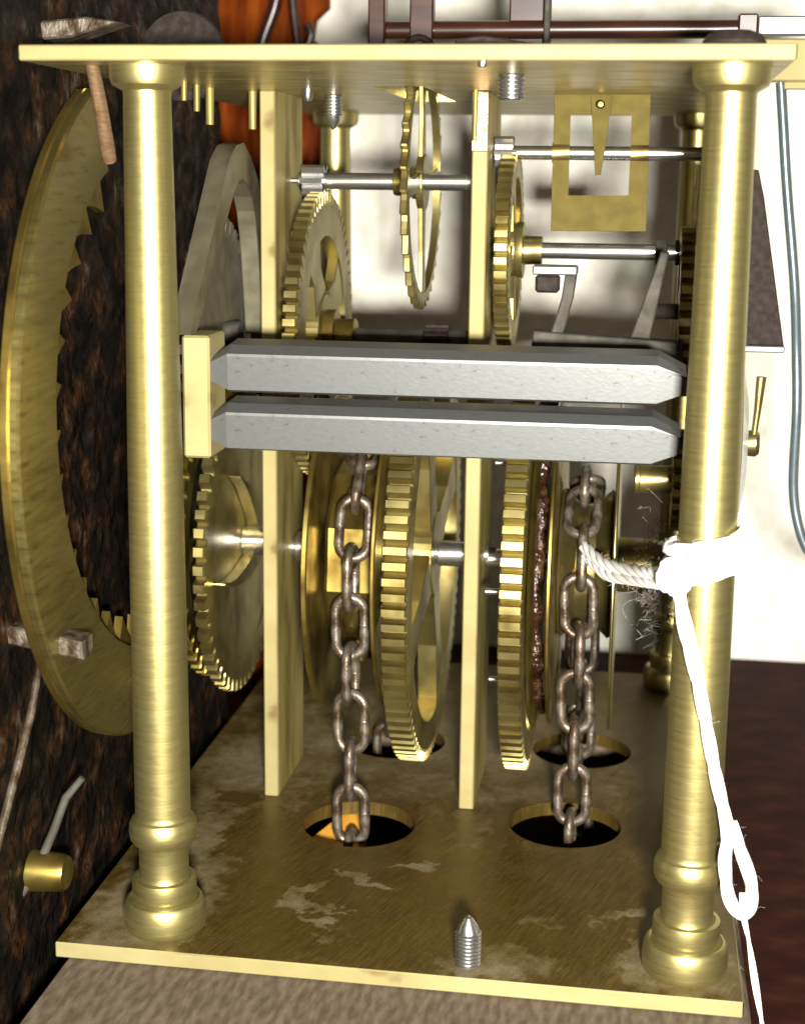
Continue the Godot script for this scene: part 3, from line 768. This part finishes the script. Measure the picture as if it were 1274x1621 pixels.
func left_side() -> void:
	# count wheel: a crescent of thick brass with saw notches on its inner edge
	var t := thing("count_wheel", "large scored brass ring with saw toothed inner edge, far left", "count wheel", Vector3(-0.0700, 0.1015, -0.045))
	var o := PackedVector2Array()
	var k := PackedVector2Array()
	var n := 15
	for i in n:
		for q in [[0.0, 0.0], [0.07, 1.0], [0.3, 0.72], [0.55, 0.42], [0.8, 0.16], [0.97, 0.0]]:
			var a: float = lerpf(1.17, -1.62, (i + q[0]) / n)
			k.append(Vector2(-cos(a), sin(a)) * (0.0470 + 0.0062 * (1.0 - q[1])))
			o.append(Vector2(-cos(a), sin(a)) * 0.0728)
	var g := G.new()
	g.xf = Transform3D(WHEEL, Vector3.ZERO)
	g.ring(o, k, -0.0030, -0.0012, 0.0003, false, false)
	obj("notched_plate", g, M.brass_old, t)
	var o2 := PackedVector2Array()
	var k2 := PackedVector2Array()
	for i in 81:
		var a := lerpf(1.17, -1.62, i / 80.0)
		o2.append(Vector2(-cos(a), sin(a)) * 0.0730)
		k2.append(Vector2(-cos(a), sin(a)) * (0.0545 + 0.002 * sin(a * 2.0)))
	var g2 := G.new()
	g2.xf = Transform3D(WHEEL, Vector3.ZERO)
	g2.ring(o2, k2, -0.0012, 0.0010, 0.0005, false, true)
	obj("outer_band", g2, M.brass_scored, t)
	# rusty iron back plate
	var p := thing("iron_back_plate", "black and rust red pitted iron plate standing at the far left", "iron plate", Vector3(-0.0790, 0, 0))
	var ip := G.new()
	var nz := noise(60, 90.0, 4)
	var ny := 90
	var nx := 74
	var at := func(i: int, j: int) -> Vector3:
		var y := lerpf(-0.032, 0.230, float(j) / ny)
		var z := lerpf(0.090, -0.146, float(i) / nx)
		return Vector3(-0.0004 + 0.0011 * nz.get_noise_2d(y, z), y, z)
	for i in nx:
		for j in ny:
			ip.quad(at.call(i, j), at.call(i, j + 1), at.call(i + 1, j + 1), at.call(i + 1, j), 3)
	obj("pitted_face", ip, M.rusty_iron, p)
	var bk := G.new()
	bk.box(Vector3(-0.0040, 0.099, -0.028), Vector3(0.0044, 0.262, 0.235), 0.0003)
	obj("plate_body", bk, M.rusty_iron, p)
	var tb := G.new()
	tb.prism(PackedVector2Array([Vector2(-0.006, 0.0655), Vector2(0.0002, 0.0664), Vector2(0.0145, 0.0640), Vector2(0.0147, 0.0603), Vector2(0.0002, 0.0626), Vector2(-0.006, 0.0622)]), 0.006, 0.0125, 0.0004)
	obj("steel_tab", tb, M.chain_iron, p)
	var nd := G.new()
	nd.tube([Vector3(0.0006, 0.0560, -0.0010), Vector3(0.0010, 0.0470, 0.0055), Vector3(0.0008, 0.0360, 0.0150), Vector3(0.0004, 0.0250, 0.024)], [0.0007, 0.0009, 0.0009, 0.0008], 10)
	obj("thin_rod", nd, M.chain_iron, p)
	var sb := turned("brass_stub", p, M.brass_old, [[0.0045, -0.004], [0.0042, 0.0005], [0.0038, 0.0060], [0.0034, 0.0070], [0.0, 0.0070]], 28)
	sb.position = Vector3(0, 0.0122, 0.005)
	var ppin := G.new()
	ppin.tube([Vector3(-0.0030, 0.0070, 0.0100), Vector3(0.0010, 0.0130, 0.0060), Vector3(0.0035, 0.0200, 0.0030), Vector3(0.0058, 0.0270, 0.0012), Vector3(0.0092, 0.0312, 0.0005)], [0.0014, 0.0010, 0.0009, 0.0009, 0.0007], 10)
	obj("bent_pin", ppin, M.steel_dull, p)
	# things that look over the top plate at the left
	var fl := thing("flat_iron_strap", "dull flat iron strap with a pointed end above the top plate's left corner", "strap", Vector3(-0.080, 0.1790, -0.020))
	var fg := G.new()
	fg.prism(PackedVector2Array([Vector2(-0.03, -0.0034), Vector2(0.0070, -0.0006), Vector2(0.0165, 0.0022), Vector2(0.0095, 0.0032), Vector2(-0.002, 0.0022), Vector2(-0.03, 0.0006)]), -0.004, 0.004, 0.0004)
	obj("strap", fg, M.chain_iron, fl)
	var ds := thing("dark_disc", "dark steel disc showing above the top plate near the left pillar", "disc", Vector3(-0.0670, 0.1790, -0.070))
	var dg := G.new()
	dg.xf = Transform3D(Basis(Vector3.RIGHT, PI / 2), Vector3.ZERO)
	dg.lathe([Vector2(0, -0.001), Vector2(0.0098, -0.001), Vector2(0.0102, 0), Vector2(0.0098, 0.001), Vector2(0, 0.001)], 48)
	obj("disc", dg, M.steel_dark, ds)

func top_works() -> void:
	var t := thing("bell_frame", "dark brown rod between posts standing on the top plate", "bell frame", Vector3(0, TOP + 0.0027, -0.090))
	rod("cross_rod", t, M.wood_brown, 0.0021, -0.0232, 0.0600).position = Vector3(0, 0.0122, 0)
	for q in [[-0.0252, 0.0040, 0.0050, 0.045, 0.0], [-0.0145, 0.0056, 0.0040, 0.045, 0.001], [0.0098, 0.0082, 0.0050, 0.045, -0.003]]:
		var g := G.new()
		g.box(Vector3(q[0], q[3] / 2, q[4]), Vector3(q[1], q[3], q[2]), 0.0004)
		obj("post", g, M.wood_brown, t)
	var st := G.new()
	st.box(Vector3(0.0148, 0.0225, 0.001), Vector3(0.0014, 0.045, 0.0060), 0.0003)
	obj("steel_strip", st, M.steel_dull, t)
	var lp := G.new()
	var arc := []
	for i in 17: arc.append(Vector3(-0.0145 + 0.0052 * cos(PI * i / 16.0), 0.0002 + 0.0098 * sin(PI * i / 16.0), 0.006))
	lp.tube(arc, 0.0008, 8)
	obj("wire_loop", lp, M.steel_dark, t)
	var bl := G.new()
	bl.box(Vector3(0.0602, 0.0118, 0), Vector3(0.0044, 0.0070, 0.007), 0.0004)
	obj("end_block", bl, M.wood_brown, t)
	var bp := G.new()
	bp.box(Vector3(0.0720, 0.0128, 0), Vector3(0.0190, 0.0042, 0.0030), 0.0003)
	obj("bright_arm", bp, M.steel_lever, t)
	var nut := G.new()
	nut.lathe([Vector2(0.0055, 0), Vector2(0.0055, 0.0014), Vector2(0.0046, 0.0026), Vector2(0.0030, 0.0032), Vector2(0, 0.0034)], 28)
	obj("domed_nut", nut, M.steel_dark, t).position = Vector3(0.053, 0, 0.090)
	var nut2 := G.new()
	nut2.prism(PackedVector2Array([Vector2(-0.012, 0), Vector2(0.014, 0), Vector2(0.010, 0.0012), Vector2(-0.006, 0.0036), Vector2(-0.011, 0.0030)]), -0.004, 0.004, 0.0003)
	obj("pawl", nut2, M.steel_dark, t).position = Vector3(0.014, 0, 0.075)
	# brass cock at the far right corner, from which the wire hangs
	var c := thing("corner_cock", "pale brass cock beyond the top plate's right end", "bracket", Vector3(0.0710, 0.1820, -0.120))
	var g := G.new()
	g.box(Vector3(0.004, 0, 0), Vector3(0.0180, 0.0102, 0.004), 0.0004)
	obj("cock_plate", g, M.brass_sawn, c)
	var g2 := G.new()
	g2.box(Vector3(0.0040, -0.0060, 0.0002), Vector3(0.0070, 0.0018, 0.003), 0.0002)
	obj("cock_foot", g2, M.brass_sawn, c)

func right_side() -> void:
	var t := thing("hammer_plate", "brown steel triangular plate sticking out behind the front right pillar", "steel plate", Vector3(0, 0, -0.090))
	var g := G.new()
	g.prism(PackedVector2Array([Vector2(0.0560, 0.1560), Vector2(0.0646, 0.1552), Vector2(0.0662, 0.1490), Vector2(0.0728, 0.1146), Vector2(0.0560, 0.1146)]), -0.001, 0.0005, 0.0003)
	obj("plate", g, M.steel_dark, t)
	var g2 := G.new()
	g2.box(Vector3(0.0644, 0.1140, 0.0012), Vector3(0.0168, 0.0016, 0.0040), 0.0003)
	obj("folded_lip", g2, M.steel_lever, t)
	# edge of the dial seen from its side, with the cannon's pin
	var d := thing("dial_plate", "thin silvered dial edge curving behind the front right pillar", "dial", Vector3(0.0618, 0.0955, -0.062))
	var dg := G.new()
	dg.xf = Transform3D(ALONG_X, Vector3.ZERO)
	dg.lathe([Vector2(0.001, 0.0004), Vector2(0.012, 0.0002), Vector2(0.0208, -0.0012), Vector2(0.0212, -0.0006), Vector2(0.012, 0.0012), Vector2(0.001, 0.0016)], 96)
	obj("dial", dg, M.steel_bright, d)
	turned("hand_boss", d, M.brass_gear, [[0.0028, 0.0012], [0.0030, 0.0036], [0.0024, 0.0044], [0.0, 0.0044]], 24)
	var pg := G.new()
	pg.tube([Vector3(0.0030, 0.0005, 0.0012), Vector3(0.0036, 0.0080, 0.0014), Vector3(0.0040, 0.0150, 0.0016)], [0.0006, 0.0008, 0.0011], 12)
	obj("taper_pin", pg, M.brass_gear, d)
	# wire
	var pts := []
	var ctrl := [Vector3(0.0708, 0.1768, -0.12), Vector3(0.0722, 0.165, -0.12), Vector3(0.0739, 0.1509, -0.12), Vector3(0.0772, 0.1274, -0.12), Vector3(0.0789, 0.110, -0.121), Vector3(0.0798, 0.0952, -0.12), Vector3(0.0802, 0.0753, -0.12), Vector3(0.0824, 0.0640, -0.119), Vector3(0.0862, 0.0569, -0.118), Vector3(0.094, 0.050, -0.115), Vector3(0.108, 0.046, -0.110)]
	pts = spline(ctrl, 6)
	var wg := G.new()
	wg.tube(pts, 0.0013, 14)
	tag(obj("hanging_wire", wg, M.wire_sheath), "blue grey insulated wire hanging down at the right", "wire")

func spline(c: Array, per: int) -> Array:
	var out := []
	for i in c.size() - 1:
		var p0: Vector3 = c[maxi(i - 1, 0)]
		var p3: Vector3 = c[mini(i + 2, c.size() - 1)]
		for k in per: out.append(c[i].cubic_interpolate(c[i + 1], p0, p3, float(k) / per))
	out.append(c[-1])
	return out

func strand(g: G, path: Array, r: float, plies: int, twist: float) -> void:     # twisted plies that follow a path
	for q in plies:
		var pts := []
		var along := 0.0
		for i in path.size():
			if i: along += path[i].distance_to(path[i - 1])
			var t: Vector3 = (path[mini(i + 1, path.size() - 1)] - path[maxi(i - 1, 0)]).normalized()
			var u := t.cross(Vector3(0.2, 0.3, 1)).normalized()
			var v := t.cross(u)
			var a := TAU * q / plies + along * twist
			pts.append(path[i] + (u * cos(a) + v * sin(a)) * r * 0.55)
		g.tube(pts, r * 0.56, 7)

func string_tie() -> void:
	var t := thing("white_string", "white cotton string tied from the chain round the front right pillar", "string")
	# from the chain to the knot, two strings side by side
	var runs := {
		"chain_tie": [[Vector3(0.0286, 0.0690, -0.066), Vector3(0.0330, 0.0700, -0.048), Vector3(0.0385, 0.0736, -0.028), Vector3(0.0435, 0.0790, -0.004), Vector3(0.0466, 0.0812, 0.0062)], [Vector3(0.0292, 0.0672, -0.065), Vector3(0.0340, 0.0682, -0.045), Vector3(0.0390, 0.0722, -0.026), Vector3(0.0440, 0.0776, -0.003), Vector3(0.0470, 0.0800, 0.0070)]],
		"pillar_wrap": [], "long_tail": [], "thin_end": [],
	}
	for y in [0.0, 0.0030, -0.0032]:
		var w := []
		for i in 25:
			var a := lerpf(-0.75, PI + 0.9, i / 24.0)
			w.append(Vector3(0.053 - cos(a) * 0.0068, 0.0822 + y * (1.0 - 0.3 * i / 24.0) + 0.0078 * maxf(0.0, i / 24.0 - 0.2), sin(a) * 0.0068))
		runs["pillar_wrap"].append(w)
	runs["long_tail"] = [
		[Vector3(0.0470, 0.0812, 0.0072), Vector3(0.0482, 0.0780, 0.0086), Vector3(0.0495, 0.0715, 0.0086), Vector3(0.0525, 0.0610, 0.0084), Vector3(0.0562, 0.0450, 0.0084), Vector3(0.0590, 0.0340, 0.0084), Vector3(0.0590, 0.0270, 0.0088), Vector3(0.0600, 0.0205, 0.0092), Vector3(0.0622, 0.0172, 0.0094), Vector3(0.0641, 0.0186, 0.0092), Vector3(0.0640, 0.0235, 0.0090), Vector3(0.0616, 0.0300, 0.0088), Vector3(0.0597, 0.0350, 0.0088)],
		[Vector3(0.0476, 0.0806, 0.0068), Vector3(0.0492, 0.0740, 0.0080), Vector3(0.0520, 0.0640, 0.0080), Vector3(0.0550, 0.0500, 0.0080), Vector3(0.0583, 0.0370, 0.0082), Vector3(0.0597, 0.0330, 0.0086)],
	]
	runs["thin_end"] = [[Vector3(0.0626, 0.0215, 0.0096), Vector3(0.0630, 0.0170, 0.0102), Vector3(0.0642, 0.0120, 0.0110), Vector3(0.0662, 0.0020, 0.0118), Vector3(0.0690, -0.0110, 0.013)]]
	for part in runs:
		var g := G.new()
		for run in runs[part]:
			var path: Array = spline(run, 8) if run.size() < 20 else run
			strand(g, path, 0.0006 if part == "thin_end" else (0.0013 if part != "long_tail" else 0.00115), 2 if part == "thin_end" else 4, 200.0)
		var o := obj(part, g, M.cotton, t)
		if part == "thin_end": continue
		var f := G.new()
		for run in runs[part]:
			var path: Array = spline(run, 8) if run.size() < 20 else run
			for i in 60:
				var p: Vector3 = path[rng.randi() % path.size()]
				var d := Vector3(rng.randfn(), rng.randfn(), rng.randfn()).normalized()
				var walk := [p]
				for k in 5:
					d = (d + Vector3(rng.randfn(), rng.randfn(), rng.randfn()) * 0.55).normalized()
					p += d * rng.randf_range(0.0003, 0.0008)
					walk.append(p)
				f.tube(walk, 0.000009, 3, false, false)
		obj("loose_fibres", f, M.cotton, o).set_meta("kind", "stuff")
	var kn := G.new()
	for q in [[0.0, 0.0], [1.0, 0.6], [2.0, -0.5]]:
		var w := []
		for i in 17:
			var a := TAU * i / 16.0
			w.append(Vector3(0.0472, 0.0812, 0.0066) + Basis.from_euler(Vector3(q[0], q[1], 0.5)) * Vector3(cos(a) * 0.0017, sin(a) * 0.0026, sin(a * 2.0) * 0.0006))
		strand(kn, w, 0.0012, 4, 500.0)
	obj("knot", kn, M.cotton, t)
	# dark lint caught behind the knot
	var l := G.new()
	for i in 260:
		var p := Vector3(0.0455 + rng.randfn() * 0.0016, 0.0640 + rng.randfn() * 0.0060, -0.062 + rng.randfn() * 0.006)
		var pts := []
		for k in 4:
			pts.append(p)
			p += Vector3(rng.randfn(), rng.randfn(), rng.randfn()) * 0.0015
		l.tube(spline(pts, 2), 0.00007, 3, false, false)
	tag(obj("lint_tuft", l, M.lint), "tuft of grey lint caught on the right arbor end behind the string", "lint", "", "stuff")

func surroundings() -> void:
	var w := G.new()
	w.box(Vector3(0.1, 0.36, -0.335), Vector3(1.8, 0.80, 0.02), 0.001)
	tag(obj("wall", w, M.plaster), "white plaster wall behind the movement", "", "", "structure")
	var tb := G.new()
	tb.box(Vector3(0.1, -0.048, 0.0), Vector3(1.8, 0.03, 0.640), 0.001)
	tag(obj("table_top", tb, M.wood_dark), "dark red brown table top", "", "", "structure")
	# wooden frame that carries the movement: four rails with an open middle
	var s := thing("wooden_stand", "worn grey brown wooden stand under the base plate", "stand", Vector3(0, -0.0182, 0))
	for q in [["front_rail", Vector3(-0.0025, 0, 0.029), Vector3(0.136, 0.0292, 0.075)], ["back_rail", Vector3(-0.0025, 0, -0.170), Vector3(0.136, 0.0292, 0.034)], ["side_rail", Vector3(-0.0600, 0, -0.0810), Vector3(0.021, 0.0292, 0.1435)], ["side_rail", Vector3(0.0568, 0, -0.0810), Vector3(0.0174, 0.0292, 0.1435)]]:
		var g := G.new()
		g.box(q[1], q[2], 0.0006)
		obj(q[0], g, M.wood_grey, s)
	var ob := G.new()
	ob.xf = Transform3D(Basis(Vector3(1, 0, 0), Vector3(0, 0, -1), Vector3(0, -1, 0)), Vector3.ZERO)
	ob.prism(PackedVector2Array([Vector2(-0.0390, 0.0460), Vector2(-0.0218, 0.0460), Vector2(-0.0246, 0.0800), Vector2(-0.0290, 0.0800)]), 0.0052, 0.0330, 0.0004)
	tag(obj("orange_wood_slip", ob, M.wood_honey), "orange wooden slip seen through the front left chain hole", "wood slip")
	# orange wooden panel behind, at the left, its head cut to curves
	var p := thing("orange_board", "orange brown wooden board with a carved head behind the movement", "panel", Vector3(0, 0, -0.245))
	var pg := G.new()
	pg.prism(PackedVector2Array([Vector2(-0.150, -0.033), Vector2(-0.0700, -0.033), Vector2(-0.0700, 0.195), Vector2(-0.0745, 0.199), Vector2(-0.0735, 0.205), Vector2(-0.0690, 0.209), Vector2(-0.0690, 0.235), Vector2(-0.106, 0.235), Vector2(-0.108, 0.200), Vector2(-0.150, 0.200)]), -0.006, 0.0, 0.0008)
	obj("carved_board", pg, M.wood_orange, p)
	var sc := G.new()
	sc.tube(spline([Vector3(-0.0935, 0.180, 0.006), Vector3(-0.0900, 0.197, 0.006), Vector3(-0.0850, 0.212, 0.006), Vector3(-0.0870, 0.226, 0.006)], 8), 0.0022, 10)
	obj("carved_stem", sc, M.wood_brown, p)
	var sc2 := G.new()
	sc2.tube(spline([Vector3(-0.0800, 0.216, 0.006), Vector3(-0.0790, 0.204, 0.006), Vector3(-0.0770, 0.194, 0.006), Vector3(-0.0735, 0.199, 0.006), Vector3(-0.0745, 0.203, 0.006)], 8), 0.0016, 10)
	obj("carved_stem", sc2, M.wood_brown, p)

func _ready() -> void:
	rng.seed = 7
	# camera
	var cam := Camera3D.new()
	cam.name = "camera"
	cam.position = Vector3(0.0389, 0.1505, 0.2834)
	cam.basis = Basis.from_euler(Vector3(-0.2090, 0.1512, 0.0119))
	var at := CameraAttributesPhysical.new()
	at.frustum_focal_length = 35.97
	at.frustum_focus_distance = 0.325
	at.exposure_aperture = 16.0
	at.frustum_near = 0.02
	at.frustum_far = 20.0
	cam.attributes = at
	cam.fov = 36.905
	cam.near = 0.02
	cam.far = 20.0
	add_child(cam)
	# surroundings: a dim room; the flash is the only strong light
	var env := Environment.new()
	env.background_mode = Environment.BG_COLOR
	env.background_color = lin(0.046, 0.040, 0.028)
	env.tonemap_mode = Environment.TONE_MAPPER_LINEAR
	env.tonemap_exposure = 1.0
	env.sdfgi_enabled = true
	env.ssao_enabled = true
	env.ssil_enabled = true
	var we := WorldEnvironment.new()
	we.name = "surrounding_room"
	we.environment = env
	add_child(we)
	# camera flash: a small bright window low to the right of the lens
	var flash := AreaLight3D.new()
	flash.name = "camera_flash"
	flash.area_size = Vector2(0.030, 0.018)
	flash.position = Vector3(0.0680, 0.1380, 0.3600)
	add_child(flash)
	flash.look_at(Vector3(0.005, 0.080, -0.088))
	flash.light_color = Color(1.0, 0.98, 0.94)
	flash.light_energy = 0.90
	flash.shadow_enabled = true
	materials()
	surroundings()
	movement_frame()
	left_side()
	going_parts()
	upper_trains()
	levers()
	top_works()
	right_side()
	string_tie()
